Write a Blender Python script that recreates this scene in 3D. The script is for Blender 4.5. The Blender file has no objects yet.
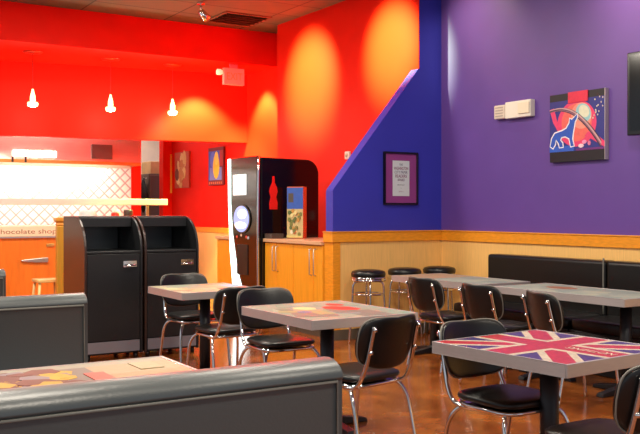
import bpy, bmesh, math, random
from mathutils import Vector, Matrix
random.seed(7)
S = bpy.context.scene
C = S.collection
PI = math.pi

# ------------------------------------------------------------------ materials
MATS = {}
def s2l(c):
    return tuple(((v/255.0)/12.92 if v/255.0 <= 0.04045 else (((v/255.0)+0.055)/1.055)**2.4) for v in c)

def mat(name, rgb, rough=0.5, metal=0.0, spec=0.5, coat=0.0, var=0.0, scale=8.0, bump=0.0, stretch=None, emit=None, estr=0.0, srgb=True):
    if name in MATS: return MATS[name]
    m = bpy.data.materials.new(name); m.use_nodes = True
    nt = m.node_tree; b = nt.nodes['Principled BSDF']
    col = s2l(rgb) if srgb else rgb
    b.inputs['Base Color'].default_value = (*col, 1)
    b.inputs['Roughness'].default_value = rough
    b.inputs['Metallic'].default_value = metal
    b.inputs['Specular IOR Level'].default_value = spec
    b.inputs['Coat Weight'].default_value = coat
    b.inputs['Coat Roughness'].default_value = 0.08
    if emit is not None:
        b.inputs['Emission Color'].default_value = (*s2l(emit), 1)
        b.inputs['Emission Strength'].default_value = estr
    if var > 0 or bump > 0:
        tc = nt.nodes.new('ShaderNodeTexCoord'); mp = nt.nodes.new('ShaderNodeMapping')
        nt.links.new(tc.outputs['Object'], mp.inputs['Vector'])
        if stretch: mp.inputs['Scale'].default_value = stretch
        n = nt.nodes.new('ShaderNodeTexNoise'); n.inputs['Scale'].default_value = scale
        n.inputs['Detail'].default_value = 4
        nt.links.new(mp.outputs['Vector'], n.inputs['Vector'])
        if var > 0:
            r = nt.nodes.new('ShaderNodeValToRGB')
            r.color_ramp.elements[0].position = 0.3; r.color_ramp.elements[1].position = 0.7
            r.color_ramp.elements[0].color = (*[max(0, c*(1-var)) for c in col], 1)
            r.color_ramp.elements[1].color = (*[min(1, c*(1+var)) for c in col], 1)
            nt.links.new(n.outputs['Fac'], r.inputs['Fac'])
            nt.links.new(r.outputs['Color'], b.inputs['Base Color'])
        if bump > 0:
            bp = nt.nodes.new('ShaderNodeBump'); bp.inputs['Strength'].default_value = bump
            bp.inputs['Distance'].default_value = 0.01
            nt.links.new(n.outputs['Fac'], bp.inputs['Height'])
            nt.links.new(bp.outputs['Normal'], b.inputs['Normal'])
    MATS[name] = m
    return m

def flat(rgb, rough=0.45):
    return mat('print_%d_%d_%d' % rgb, rgb, rough, var=0.06, scale=30)

M_red = mat('red_paint', (0.86, 0.013, 0.004), 0.5, spec=0.08, var=0.03, scale=3, srgb=False)
M_blue = mat('blue_paint', (50, 52, 172), 0.5, var=0.04, scale=3)
M_purple = mat('purple_paint', (98, 66, 148), 0.42, spec=0.5, var=0.05, scale=2.5)
M_wains = mat('maple_veneer', (244, 192, 114), 0.38, var=0.08, scale=5, stretch=(14, 14, 0.8))
M_trimwood = mat('oak_trim', (236, 150, 34), 0.35, var=0.12, scale=5, stretch=(3, 3, 14))
M_cab = mat('honey_maple_laminate', (240, 160, 38), 0.35, var=0.07, scale=4, stretch=(10, 10, 0.8))
M_cabtop = mat('pink_beige_laminate', (214, 168, 128), 0.35, var=0.06, scale=40)
M_base = mat('grey_rubber', (92, 80, 66), 0.6)
M_vinyl = mat('black_vinyl', (18, 18, 18), 0.33, spec=0.45, bump=0.06, scale=160)
M_booth = mat('charcoal_vinyl', (74, 80, 81), 0.36, spec=0.6, bump=0.06, scale=120)
M_pipe = mat('grey_piping', (116, 114, 106), 0.4)
M_chrome = mat('chrome', (222, 220, 218), 0.10, metal=1.0)
M_alu = mat('brushed_aluminium', (196, 188, 186), 0.36, metal=0.55, var=0.06, scale=20, stretch=(1, 1, 30))
M_iron = mat('black_cast_iron', (22, 23, 27), 0.45, spec=0.5)
M_binblk = mat('black_laminate', (26, 27, 29), 0.36, var=0.12, scale=90)
M_binside = mat('bin_side_brown', (52, 34, 28), 0.30, var=0.06, scale=30)  # browner tone, used for the left side panels only
M_kick = mat('grey_kick_plate', (132, 128, 136), 0.4, metal=0.3)
M_gloss = mat('gloss_black', (14, 11, 11), 0.12, spec=0.6)
M_steel = mat('stainless_steel', (214, 206, 198), 0.30, metal=0.9, var=0.04, scale=5, stretch=(1, 1, 12))
M_white = mat('white_plastic', (236, 228, 214), 0.4)
M_blk = mat('matt_black', (16, 15, 16), 0.5)
M_tv = mat('tv_screen', (6, 6, 7), 0.12)
M_glow = mat('glowing_white', (240, 250, 250), 0.4, emit=(225, 250, 245), estr=4.0)
M_screen = mat('lit_screen', (240, 240, 240), 0.3, emit=(245, 245, 240), estr=1.0)
M_ring = mat('lit_blue_ring', (150, 170, 220), 0.3, emit=(135, 155, 235), estr=0.85)
M_pend = mat('pendant_glass', (255, 240, 210), 0.3, emit=(255, 222, 150), estr=3.0)
M_glare = mat('hood_glare', (255, 250, 235), 0.3, emit=(255, 244, 225), estr=12.0)  # emission for the glare mirrored in the hood, no lamp of its own

def floor_mat():
    m = bpy.data.materials.new('stained_concrete'); m.use_nodes = True
    nt = m.node_tree; b = nt.nodes['Principled BSDF']
    tc = nt.nodes.new('ShaderNodeTexCoord')
    n = nt.nodes.new('ShaderNodeTexNoise'); n.inputs['Scale'].default_value = 2.6; n.inputs['Detail'].default_value = 8; n.inputs['Roughness'].default_value = 0.65
    nt.links.new(tc.outputs['Object'], n.inputs['Vector'])
    r = nt.nodes.new('ShaderNodeValToRGB')
    e = r.color_ramp.elements
    e[0].position = 0.32; e[0].color = (*s2l((100, 48, 18)), 1)
    e[1].position = 0.68; e[1].color = (*s2l((166, 96, 42)), 1)
    x = e.new(0.5); x.color = (*s2l((134, 70, 28)), 1)
    nt.links.new(n.outputs['Fac'], r.inputs['Fac']); nt.links.new(r.outputs['Color'], b.inputs['Base Color'])
    n2 = nt.nodes.new('ShaderNodeTexNoise'); n2.inputs['Scale'].default_value = 14
    nt.links.new(tc.outputs['Object'], n2.inputs['Vector'])
    mr = nt.nodes.new('ShaderNodeMapRange'); mr.inputs['To Min'].default_value = 0.10; mr.inputs['To Max'].default_value = 0.26
    nt.links.new(n2.outputs['Fac'], mr.inputs['Value']); nt.links.new(mr.outputs['Result'], b.inputs['Roughness'])
    return m
M_floor = floor_mat()

def ceil_mat():
    m = bpy.data.materials.new('brown_ceiling_tile'); m.use_nodes = True
    nt = m.node_tree; b = nt.nodes['Principled BSDF']; b.inputs['Roughness'].default_value = 0.8
    tc = nt.nodes.new('ShaderNodeTexCoord')
    br = nt.nodes.new('ShaderNodeTexBrick'); br.offset = 0.0
    br.inputs['Scale'].default_value = 1.0; br.inputs['Brick Width'].default_value = 1.2; br.inputs['Row Height'].default_value = 0.6
    br.inputs['Mortar Size'].default_value = 0.012
    br.inputs['Color1'].default_value = (*s2l((116, 98, 78)), 1); br.inputs['Color2'].default_value = (*s2l((106, 90, 72)), 1)
    br.inputs['Mortar'].default_value = (*s2l((62, 50, 40)), 1)
    nt.links.new(tc.outputs['Object'], br.inputs['Vector']); nt.links.new(br.outputs['Color'], b.inputs['Base Color'])
    return m
M_ceil = ceil_mat()

def quilt_mat():
    m = bpy.data.materials.new('quilted_steel'); m.use_nodes = True
    nt = m.node_tree; b = nt.nodes['Principled BSDF']
    b.inputs['Metallic'].default_value = 0.35; b.inputs['Roughness'].default_value = 0.4
    tc = nt.nodes.new('ShaderNodeTexCoord'); sp = nt.nodes.new('ShaderNodeSeparateXYZ')
    nt.links.new(tc.outputs['Object'], sp.inputs[0])
    def mth(op, a, c=None):
        n = nt.nodes.new('ShaderNodeMath'); n.operation = op
        for i, v in enumerate((a, c)):
            if v is None: continue
            if isinstance(v, (int, float)): n.inputs[i].default_value = v
            else: nt.links.new(v, n.inputs[i])
        return n.outputs[0]
    k = 1/0.19
    def ridge(op):
        s = mth(op, sp.outputs['X'], sp.outputs['Z'])
        f = mth('FRACT', mth('ADD', mth('MULTIPLY', s, k), 400.0))
        return mth('ABSOLUTE', mth('SUBTRACT', f, 0.5))     # 0 at the seam
    mn = mth('MINIMUM', ridge('ADD'), ridge('SUBTRACT'))
    r = nt.nodes.new('ShaderNodeValToRGB')
    r.color_ramp.elements[0].position = 0.02; r.color_ramp.elements[0].color = (*s2l((150, 148, 146)), 1)
    r.color_ramp.elements[1].position = 0.16; r.color_ramp.elements[1].color = (*s2l((238, 234, 226)), 1)
    nt.links.new(mn, r.inputs['Fac']); nt.links.new(r.outputs['Color'], b.inputs['Base Color'])
    bp = nt.nodes.new('ShaderNodeBump'); bp.inputs['Strength'].default_value = 0.6; bp.inputs['Distance'].default_value = 0.02
    nt.links.new(mn, bp.inputs['Height']); nt.links.new(bp.outputs['Normal'], b.inputs['Normal'])
    return m
M_quilt = quilt_mat()

# ------------------------------------------------------------------ mesh builder
class MB:
    def __init__(s): s.v = []; s.f = []; s.mi = []; s.sm = []; s.mats = []
    def _m(s, m):
        if m is None: return 0
        if m not in s.mats: s.mats.append(m)
        return s.mats.index(m)
    def add(s, vs, fs, smooth=False, m=None):
        o = len(s.v); s.v += [tuple(p) for p in vs]; k = s._m(m)
        for f in fs: s.f.append([i+o for i in f]); s.mi.append(k); s.sm.append(smooth)
        return s
    def box(s, x0, x1, y0, y1, z0, z1, m=None, T=None):
        vs = [Vector(p) for p in ((x0,y0,z0),(x1,y0,z0),(x1,y1,z0),(x0,y1,z0),(x0,y0,z1),(x1,y0,z1),(x1,y1,z1),(x0,y1,z1))]
        if T: vs = [T @ p for p in vs]
        return s.add(vs, [(0,3,2,1),(4,5,6,7),(0,1,5,4),(1,2,6,5),(2,3,7,6),(3,0,4,7)], False, m)
    def prism(s, pts, a0, a1, axis='z', m=None, T=None, smooth=False):
        # pts in (x,y) for z, (x,z) for y, (y,z) for x
        def P(p, a):
            q = {'z': (p[0],p[1],a), 'y': (p[0],a,p[1]), 'x': (a,p[0],p[1])}[axis]
            q = Vector(q); return T @ q if T else q
        n = len(pts)
        area = sum(pts[i][0]*pts[(i+1)%n][1]-pts[(i+1)%n][0]*pts[i][1] for i in range(n))
        if (area < 0) != (axis == 'y'): pts = pts[::-1]
        if a1 < a0: a0, a1 = a1, a0
        vs = [P(p, a0) for p in pts]+[P(p, a1) for p in pts]
        s.add(vs, [list(range(n))[::-1], list(range(n, 2*n))], False, m)
        o = len(s.v)-2*n; k = s._m(m)
        for i in range(n):
            j = (i+1) % n
            s.f.append([o+i, o+j, o+n+j, o+n+i]); s.mi.append(k); s.sm.append(smooth)
        return s
    def lathe(s, prof, c=(0,0,0), n=24, m=None, smooth=True, T=None):
        vs = []; fs = []
        for r, z in prof:
            for k in range(n):
                a = 2*PI*k/n; p = Vector((c[0]+r*math.cos(a), c[1]+r*math.sin(a), c[2]+z))
                vs.append(T @ p if T else p)
        L = len(prof)
        for i in range(L-1):
            for k in range(n):
                k2 = (k+1) % n
                fs.append((i*n+k, i*n+k2, (i+1)*n+k2, (i+1)*n+k))
        s.add(vs, fs, smooth, m)
        s.add(vs[:n], [list(range(n))[::-1]], False, m); s.add(vs[-n:], [list(range(n))], False, m)
        return s
    def tube(s, path, r, n=10, m=None, closed=False, res=6, sm=True):
        P = [Vector(p) for p in path]
        if sm and len(P) > 2:   # catmull-rom
            Q = []; N = len(P)
            rng = range(N if closed else N-1)
            for i in rng:
                p0 = P[(i-1) % N] if (closed or i > 0) else P[0]*2-P[1]
                p1 = P[i]; p2 = P[(i+1) % N]
                p3 = P[(i+2) % N] if (closed or i+2 < N) else P[-1]*2-P[-2]
                for k in range(res):
                    t = k/res
                    Q.append(0.5*((2*p1)+(p2-p0)*t+(2*p0-5*p1+4*p2-p3)*t*t+(3*p1-p0-3*p2+p3)*t**3))
            if not closed: Q.append(P[-1])
            P = Q
        N = len(P); rings = []; up = None
        for i in range(N):
            a = P[i-1] if (i > 0 or closed) else P[i]
            b = P[(i+1) % N] if (i < N-1 or closed) else P[i]
            t = (b-a).normalized()
            if up is None:
                up = t.orthogonal().normalized()
            up = (up-t*up.dot(t)).normalized(); w = t.cross(up)
            rr = r(i/(N-1)) if callable(r) else r
            rings.append([P[i]+up*rr*math.cos(2*PI*k/n)+w*rr*math.sin(2*PI*k/n) for k in range(n)])
        vs = [p for q in rings for p in q]; fs = []
        for i in range(N if closed else N-1):
            j = (i+1) % N
            for k in range(n):
                k2 = (k+1) % n
                fs.append((i*n+k, i*n+k2, j*n+k2, j*n+k))
        s.add(vs, fs, True, m)
        if not closed:
            s.add(rings[0], [list(range(n))[::-1]], False, m); s.add(rings[-1], [list(range(n))], False, m)
        return s
    def pillow(s, c, h, e=0.35, nu=36, nv=18, m=None, fn=None):
        # superellipsoid cushion
        def sp(v, p): return math.copysign(abs(v)**p, v)
        vs = []; fs = []
        for i in range(nv+1):
            ph = -PI/2+PI*i/nv
            for k in range(nu):
                th = 2*PI*k/nu
                cp = sp(math.cos(ph), e*1.6)
                p = Vector((h[0]*cp*sp(math.cos(th), e), h[1]*cp*sp(math.sin(th), e), h[2]*sp(math.sin(ph), e*1.6)))
                p += Vector(c); vs.append(fn(p) if fn else p)
        for i in range(nv):
            for k in range(nu):
                k2 = (k+1) % nu
                fs.append((i*nu+k, i*nu+k2, (i+1)*nu+k2, (i+1)*nu+k))
        return s.add(vs, fs, True, m)
    def build(s, name, m=None, parent=None, bevel=0.0, loc=None, seg=2):
        me = bpy.data.meshes.new(name); me.from_pydata(s.v, [], s.f)
        mats = s.mats if s.mats else [m]
        for q in mats: me.materials.append(q)
        me.polygons.foreach_set('material_index', s.mi); me.polygons.foreach_set('use_smooth', s.sm)
        bm = bmesh.new(); bm.from_mesh(me)
        bmesh.ops.remove_doubles(bm, verts=bm.verts, dist=1e-5)
        bm.normal_update(); bm.to_mesh(me); bm.free(); me.update()
        o = bpy.data.objects.new(name, me); C.objects.link(o)
        if parent: o.parent = parent
        if loc: o.location = loc
        if bevel > 0:
            b = o.modifiers.new('bevel', 'BEVEL'); b.width = bevel; b.segments = seg; b.limit_method = 'ANGLE'; b.angle_limit = math.radians(40)
        return o

def thing(name, label, cat, loc=(0,0,0), rz=0.0, group=None):
    o = bpy.data.objects.new(name, None); C.objects.link(o); o.empty_display_size = 0.1
    o.location = loc; o.rotation_euler = (0,0,rz); return tag(o, label, cat, group)
def tag(o, label, cat, group=None):
    o['label'] = label; o['category'] = cat
    if group: o['group'] = group
    return o
def struct(o): o['kind'] = 'structure'; return o
KIDS = {}
def copy_tree(o, label=None, loc=None, rz=None, parent=None):
    c = o.copy(); C.objects.link(c)
    if parent: c.parent = parent
    for ch in list(o.children): copy_tree(ch, parent=c)
    if label: c['label'] = label
    if loc: c.location = loc
    if rz is not None: c.rotation_euler = (0,0,rz)
    return c
def text_mesh(name, body, size, m, parent, M, extrude=0.0008, width=None):
    cu = bpy.data.curves.new(name, 'FONT'); cu.body = body; cu.size = size; cu.align_x = 'CENTER'; cu.align_y = 'CENTER'; cu.extrude = extrude
    t = bpy.data.objects.new(name+'_tmp', cu); C.objects.link(t)
    bpy.context.view_layer.update()
    me = bpy.data.meshes.new_from_object(t.evaluated_get(bpy.context.evaluated_depsgraph_get()))
    bpy.data.objects.remove(t); bpy.data.curves.remove(cu)
    if width:
        xs = [v.co.x for v in me.vertices]; k = width/(max(xs)-min(xs))
        for v in me.vertices: v.co.x *= k
    me.transform(M); me.materials.clear(); me.materials.append(m)
    o = bpy.data.objects.new(name, me); C.objects.link(o); o.parent = parent
    return o
def frame_mat(o, u, v):      # local (u right, v up, n out) -> object space
    u = Vector(u); v = Vector(v); n = u.cross(v)
    return Matrix(((u.x, v.x, n.x, o[0]), (u.y, v.y, n.y, o[1]), (u.z, v.z, n.z, o[2]), (0,0,0,1)))
def art(name, polys, parent, T, step=0.0004):
    b = MB()
    for lay, (pts, col) in enumerate(polys):
        mm = col if not isinstance(col, tuple) else flat(col)
        b.prism(pts, 0.0, 0.0006+step*lay, 'z', mm, T)
    return b.build(name, None, parent)
def rect(x0, y0, x1, y1): return [(x0,y0),(x1,y0),(x1,y1),(x0,y1)]
def ell(cx, cy, rx, ry, n=24, rot=0.0):
    out = []
    for k in range(n):
        a = 2*PI*k/n; x = rx*math.cos(a); y = ry*math.sin(a)
        out.append((cx+x*math.cos(rot)-y*math.sin(rot), cy+x*math.sin(rot)+y*math.cos(rot)))
    return out

ZC = 4.14          # ceiling
# ================================================================== SETTING
struct(MB().box(-2.5, 8.5, -2.5, 19, -0.1, 0).build('floor', M_floor))
struct(MB().box(-2.5, 8.5, -2.5, 12.6, ZC, ZC+0.1).build('ceiling', M_ceil))
struct(MB().box(6.69, 6.85, -2.5, 8.23, 0, ZC).build('wall_right', M_purple))
# fin wall with the slanted cut-out
fin = [(5.18,0),(6.69,0),(6.69,ZC),(6.36,ZC),(6.36,3.05),(5.19,1.64),(5.18,1.62)]
struct(MB().prism(fin, 8.09, 8.23, 'y').build('wall_divider', M_blue))
struct(MB().box(6.36, 6.69, 8.23, 11.45, 0, ZC).box(6.352, 6.36, 8.085, 8.24, 3.04, ZC).build('wall_red_side', M_red))
struct(MB().box(6.65, 6.8, 11.45, 16.2, 0, ZC).build('wall_alcove', M_red))
struct(MB().box(6.47, 6.65, 16.2, 16.4, 0, 3.6).build('wall_alcove_end', M_red))
# soffit
struct(MB().box(-1.5, 6.65, 12.0, 12.12, 3.63, ZC).build('wall_soffit_front', M_red))
struct(MB().box(-1.5, 6.65, 12.12, 14.64, 3.63, 3.73).build('ceiling_soffit', M_red))
hd = [(6.65,13.0),(6.65,13.16),(-1.5,14.62),(-1.5,14.46)]
struct(MB().prism(hd, 2.52, 3.63, 'z').build('wall_header', M_red))
# kitchen shell
M_kwall = mat('kitchen_cream_wall', (222, 198, 180), 0.6, var=0.05, scale=5)
struct(MB().box(-1.5, 5.54, 15.4, 15.52, 0, 3.3).build('wall_kitchen_rear', M_kwall))
struct(MB().box(5.545, 5.726, 15.4, 15.52, 0, 3.3).build('wall_kitchen_return', M_red))
struct(MB().box(4.5, 8.5, 18.2, 18.3, 0, 3.4).build('wall_far', M_kwall))
struct(MB().prism([(-1.5,14.65),(6.6,13.2),(8.5,13.2),(8.5,18.3),(-1.5,18.3)], 3.35, 3.45, 'z').build('ceiling_kitchen', M_kwall))

# wainscot, rails and baseboards
struct(MB().box(5.26, 6.67, 8.072, 8.09, 0.1, 1.06).build('trim_1', M_wains))
struct(MB().box(5.165, 5.26, 8.062, 8.09, 0.1, 1.06).box(5.165, 5.18, 8.09, 8.24, 0.1, 1.06).build('trim_2', M_trimwood, bevel=0.003))
struct(MB().box(5.15, 6.67, 8.052, 8.09, 1.06, 1.165).box(5.15, 5.18, 8.09, 8.245, 1.06, 1.165).box(5.145,6.67,8.045,8.09,1.165,1.178).box(5.145,5.18,8.09,8.25,1.165,1.178).build('trim_3', M_trimwood, bevel=0.003))
struct(MB().box(6.672, 6.69, -2.5, 8.072, 0.1, 1.06).build('trim_4', M_wains))
struct(MB().box(6.652, 6.69, -2.5, 8.045, 1.06, 1.165).box(6.645, 6.69, -2.5, 8.045, 1.165, 1.178).build('trim_5', M_trimwood, bevel=0.003))
struct(MB().box(5.163, 6.66, 8.06, 8.09, 0, 0.11).box(5.163, 5.18, 8.09, 8.235, 0, 0.11).build('baseboard_divider', M_base))
struct(MB().box(6.66, 6.69, -2.5, 8.06, 0, 0.11).build('baseboard_right', M_base))
struct(MB().box(6.63, 6.65, 11.45, 16.2, 0.1, 1.02).build('trim_6', M_wains))
struct(MB().box(6.615, 6.65, 11.45, 16.2, 1.02, 1.11).build('trim_7', M_trimwood, bevel=0.003))
struct(MB().box(6.615, 6.645, 16.18, 16.2, 1.75, 2.5).build('trim_8', mat('yellow_strip', (250, 190, 60), 0.4)))

# ================================================================== LIGHTS
def spot(name, loc, to, power, size, blend, col=(1,1,1), r=0.05):
    d = bpy.data.lights.new(name, 'SPOT'); d.energy = power; d.spot_size = math.radians(size); d.spot_blend = blend; d.color = col; d.shadow_soft_size = r
    o = bpy.data.objects.new(name, d); C.objects.link(o); o.location = loc
    o.rotation_euler = (Vector(to)-Vector(loc)).to_track_quat('-Z', 'Y').to_euler(); return o
def area(name, loc, to, power, sx, sy, col=(1,1,1)):
    d = bpy.data.lights.new(name, 'AREA'); d.energy = power; d.shape = 'RECTANGLE'; d.size = sx; d.size_y = sy; d.color = col
    o = bpy.data.objects.new(name, d); C.objects.link(o); o.location = loc
    o.rotation_euler = (Vector(to)-Vector(loc)).to_track_quat('-Z', 'Y').to_euler(); return o
WARM = (1.0, 0.86, 0.66)
for i, (x, y) in enumerate([(1.2,0.6),(1.2,3.4),(1.2,6.2),(3.9,0.6),(3.9,3.4),(3.9,6.2),(1.0,9.4),(3.6,9.2)]):
    area('ceiling_fill_lamp', (x, y, ZC-0.03), (x, y, 0), 170 if (x,y) == (1.0,9.4) else 80, 0.6, 0.6, (1.0, 0.90, 0.76))  # added unseen lamps; the stronger one is there to brighten the service counter
YEL = (0.55, 1.0, 0.30)
spot('wall_spot', (4.7, 10.55, 4.0), (6.36, 10.52, 3.22), 4400, 50, 1.0, YEL)
spot('wall_spot', (4.7, 8.66, 4.0), (6.36, 8.62, 3.34), 4200, 44, 1.0, YEL)
spot('soffit_downlight', (5.72, 12.70, 3.6), (5.76, 12.86, 2.0), 1500, 92, 0.55, YEL)
spot('soffit_downlight', (6.28, 12.34, 3.6), (6.44, 12.30, 2.0), 1300, 88, 0.55, YEL)
# purple wall washers
spot('wall_spot', (5.9, 7.5, 4.05), (6.69, 7.5, 3.2), 75, 90, 1.0, (1.0, 0.9, 0.5))
spot('wall_spot', (5.7, 5.2, 4.08), (6.69, 5.0, 3.6), 190, 105, 1.0, (1.0, 0.85, 0.5))
# kitchen
area('kitchen_lamp', (3.2, 14.3, 3.3), (3.2, 14.3, 0), 120, 2.4, 0.4, (1.0, 0.94, 0.85))
area('kitchen_lamp', (6.3, 17.0, 3.3), (6.3, 17.0, 0), 36, 0.6, 0.6, (1.0, 0.93, 0.85))

w = bpy.data.worlds.new('world'); S.world = w; w.use_nodes = True
w.node_tree.nodes['Background'].inputs['Color'].default_value = (0.80, 0.88, 1.0, 1)
w.node_tree.nodes['Background'].inputs['Strength'].default_value = 0.62

# ================================================================== CHAIRS
def make_chair():
    t = thing('diner_chair', '', 'chair')
    seat = MB(); seat.pillow((0,0,0.480), (0.205,0.205,0.030), 0.42)
    seat.build('seat', M_vinyl, t)
    rim = MB(); path = []
    for k in range(28):
        a = 2*PI*k/28; sp = lambda v: math.copysign(abs(v)**0.42, v)
        path.append((0.196*sp(math.cos(a)), 0.196*sp(math.sin(a)), 0.443))
    rim.tube(path, 0.011, 8, closed=True, sm=False); rim.box(-0.17,0.17,-0.17,0.17,0.431,0.443)
    rim.build('seat_rim', M_chrome, t)
    def bend(p):
        dz = p.z-0.678
        return Vector((p.x*(1-0.10*max(0,-dz)/0.14*0.9), p.y-0.285+1.1*p.x*p.x-0.22*dz, p.z+0.012*abs(p.x)/0.2))
    back = MB(); back.pillow((0,0,0.678), (0.228,0.022,0.143), 0.36, nu=44, nv=22, fn=bend)
    bo = back.build('backrest', M_vinyl, t)
    pp = []
    for k in range(40):
        a = 2*PI*k/40; sp = lambda v, e: math.copysign(abs(v)**e, v)
        pp.append(bend(Vector((0.226*sp(math.cos(a),0.42), -0.004, 0.678+0.142*sp(math.sin(a),0.50)))))
    MB().tube(pp, 0.0045, 6, closed=True, sm=False).build('piping', M_pipe, bo)
    for s in (-1, 1):
        p = MB(); p.tube([(s*0.17,-0.02,0.434),(s*0.19,-0.12,0.431),(s*0.192,-0.19,0.447),(s*0.190,-0.232,0.50),(s*0.183,-0.262,0.58),(s*0.178,-0.296,0.72),(s*0.178,-0.312,0.785)], 0.0115, 10)
        po = p.build('back_post', M_chrome, t)
        for z, y in ((0.765,-0.318),(0.64,-0.288)):
            T = Matrix.Translation((s*0.178, y, z)) @ Matrix.Rotation(PI/2-0.2, 4, 'X')
            MB().lathe([(0.002,0.012),(0.010,0.009),(0.012,0.0),(0.012,-0.006)][::-1], n=12, T=T).build('bolt', M_chrome, po)
        l = MB(); l.tube([(s*0.12,0.10,0.431),(s*0.18,0.155,0.427),(s*0.213,0.19,0.36),(s*0.222,0.205,0.25),(s*0.232,0.235,0.0)], 0.0115, 10)
        l.build('leg', M_chrome, t)
        l = MB(); l.tube([(s*0.12,-0.08,0.431),(s*0.185,-0.14,0.427),(s*0.215,-0.19,0.36),(s*0.222,-0.22,0.25),(s*0.232,-0.27,0.0)], 0.0115, 10)
        l.build('leg', M_chrome, t)
    return t
CG = 'black vinyl diner chairs'
chair_spots = [
    ((2.845,4.20), 0.20, 'black chrome-legged diner chair seen from behind beside the nearest booth'),
    ((3.08,5.50), PI-0.04, 'black diner chair with red sheen on its seat facing us across the middle grey table'),
    ((3.04,6.31), 0.05, 'black diner chair seen from behind at the near side of the small far table'),
    ((3.20,7.26), PI, 'black diner chair on the far side of the small table before the black cabinets'),
    ((3.115,3.25), PI+0.02, 'black diner chair tucked under the flag table, its seat and front facing us'),
    ((2.92,2.47), 0.0, 'black diner chair cut off by the lower right corner of the photo'),
    ((5.07,6.05), -PI/2, 'black diner chair closest to the round stools, back towards us at the wall tables'),
    ((5.01,5.27), -PI/2, 'middle one of the three black diner chairs along the tables by the wall bench'),
    ((4.93,4.47), -PI/2-0.30, 'black diner chair behind the flag table, turned askew at the right wall table'),
]
proto = make_chair()
for i, ((x, y), rz, lab) in enumerate(chair_spots):
    if i == 0:
        proto.location = (x,y,0); proto.rotation_euler = (0,0,rz); proto['label'] = lab; proto['group'] = CG; c = proto
    else:
        c = copy_tree(proto, lab, (x,y,0), rz)

# ================================================================== TABLES
def table(label, x0, x1, y0, y1, polys, cols=None, top=None, group=None, rz=0.0):
    cx, cy = (x0+x1)/2, (y0+y1)/2; hx, hy = (x1-x0)/2, (y1-y0)/2
    t = thing('dining_table', label, 'table', (cx,cy,0), rz, group)
    MB().box(-hx+0.012, hx-0.012, -hy+0.012, hy-0.012, 0.712, 0.7585).build('tabletop', top or mat('grey_laminate', (150,146,138), 0.16, coat=0.4, var=0.15, scale=6), t)
    e = MB()
    e.box(-hx,hx,-hy,-hy+0.012,0.702,0.76).box(-hx,hx,hy-0.012,hy,0.702,0.76).box(-hx,-hx+0.012,-hy+0.012,hy-0.012,0.702,0.76).box(hx-0.012,hx,-hy+0.012,hy-0.012,0.702,0.76)
    e.build('edge_band', M_alu, t, bevel=0.002)
    if polys: art('printed_top', polys, t, Matrix.Translation((0,0,0.7582)), 0.00003)
    for (px, py) in (cols or [(0,0)]):
        MB().lathe([(0.045,0.05),(0.045,0.70)], (px,py,0), 20).build('column', M_iron, t)
        MB().box(px-0.13,px+0.13,py-0.13,py+0.13,0.698,0.712).build('top_plate', M_iron, t)
        b = MB()
        for a in range(4):
            T = Matrix.Translation((px,py,0)) @ Matrix.Rotation(a*PI/2, 4, 'Z')
            b.prism([(0.0,0.065),(0.06,0.062),(0.29,0.028),(0.30,0.0),(0.27,0.0),(0.0,0.015)], -0.033, 0.033, 'y', T=T)
        b.lathe([(0.075,0.02),(0.075,0.05),(0.05,0.075)], (px,py,0), 20)
        b.build('base', M_iron, t, bevel=0.004)
    return t

# flag print
def flag_ink(name, rgb): return mat(name, rgb, 0.3, coat=0.3, var=0.22, scale=38)
def flag(hx, hy):
    W = flag_ink('cream_ink',(200,186,158)); R = flag_ink('red_ink',(178,46,52)); B = flag_ink('blue_ink',(60,52,104))
    P = [(rect(-hx,-hy,hx,hy), B)]
    def diag(ax, ay, bx, by, w, col, off=0.0):
        d = Vector((bx-ax, by-ay)); n = Vector((-d.y, d.x)).normalized()
        a = Vector((ax,ay))+n*off; b = Vector((bx,by))+n*off
        q = [a+n*w, a-n*w, b-n*w, b+n*w]
        # clip to the rectangle
        pts = [(p.x,p.y) for p in q]
        for ax_, lim, sg in ((0,hx,1),(0,-hx,-1),(1,hy,1),(1,-hy,-1)):
            out = []
            for i in range(len(pts)):
                p, r = pts[i], pts[(i+1) % len(pts)]
                ip = sg*p[ax_] <= sg*lim; ir = sg*r[ax_] <= sg*lim
                if ip: out.append(p)
                if ip != ir:
                    tt = (lim-p[ax_])/(r[ax_]-p[ax_]); out.append((p[0]+(r[0]-p[0])*tt, p[1]+(r[1]-p[1])*tt))
            pts = out
            if not pts: return
        P.append((pts, col))
    for s in (1,-1):
        diag(-1.3*hx, -1.3*s*hy, 1.3*hx, 1.3*s*hy, 0.085, W)
    for s in (1,-1):
        diag(-1.3*hx, -1.3*s*hy, 1.3*hx, 1.3*s*hy, 0.048, R)
    P.append((rect(-0.105,-hy,0.105,hy), W)); P.append((rect(-hx,-0.105,hx,0.105), W))
    P.append((rect(-0.07,-hy,0.07,hy), R)); P.append((rect(-hx,-0.07,hx,0.07), R))
    return P
M_flagtop = mat('flag_base', (200,190,175), 0.2)
tf = table('square table printed with a large worn union flag, at the lower right', 2.79, 3.55, 2.62, 3.44, flag(0.366,0.396), top=M_flagtop, rz=0.07)
text_mesh('lettering', 'NOTHING', 0.075, flat((206,180,160)), tf, frame_mat((0.0,-0.24,0.7612), (0,1,0), (-1,0,0)), 0.0002, 0.26)

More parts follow.
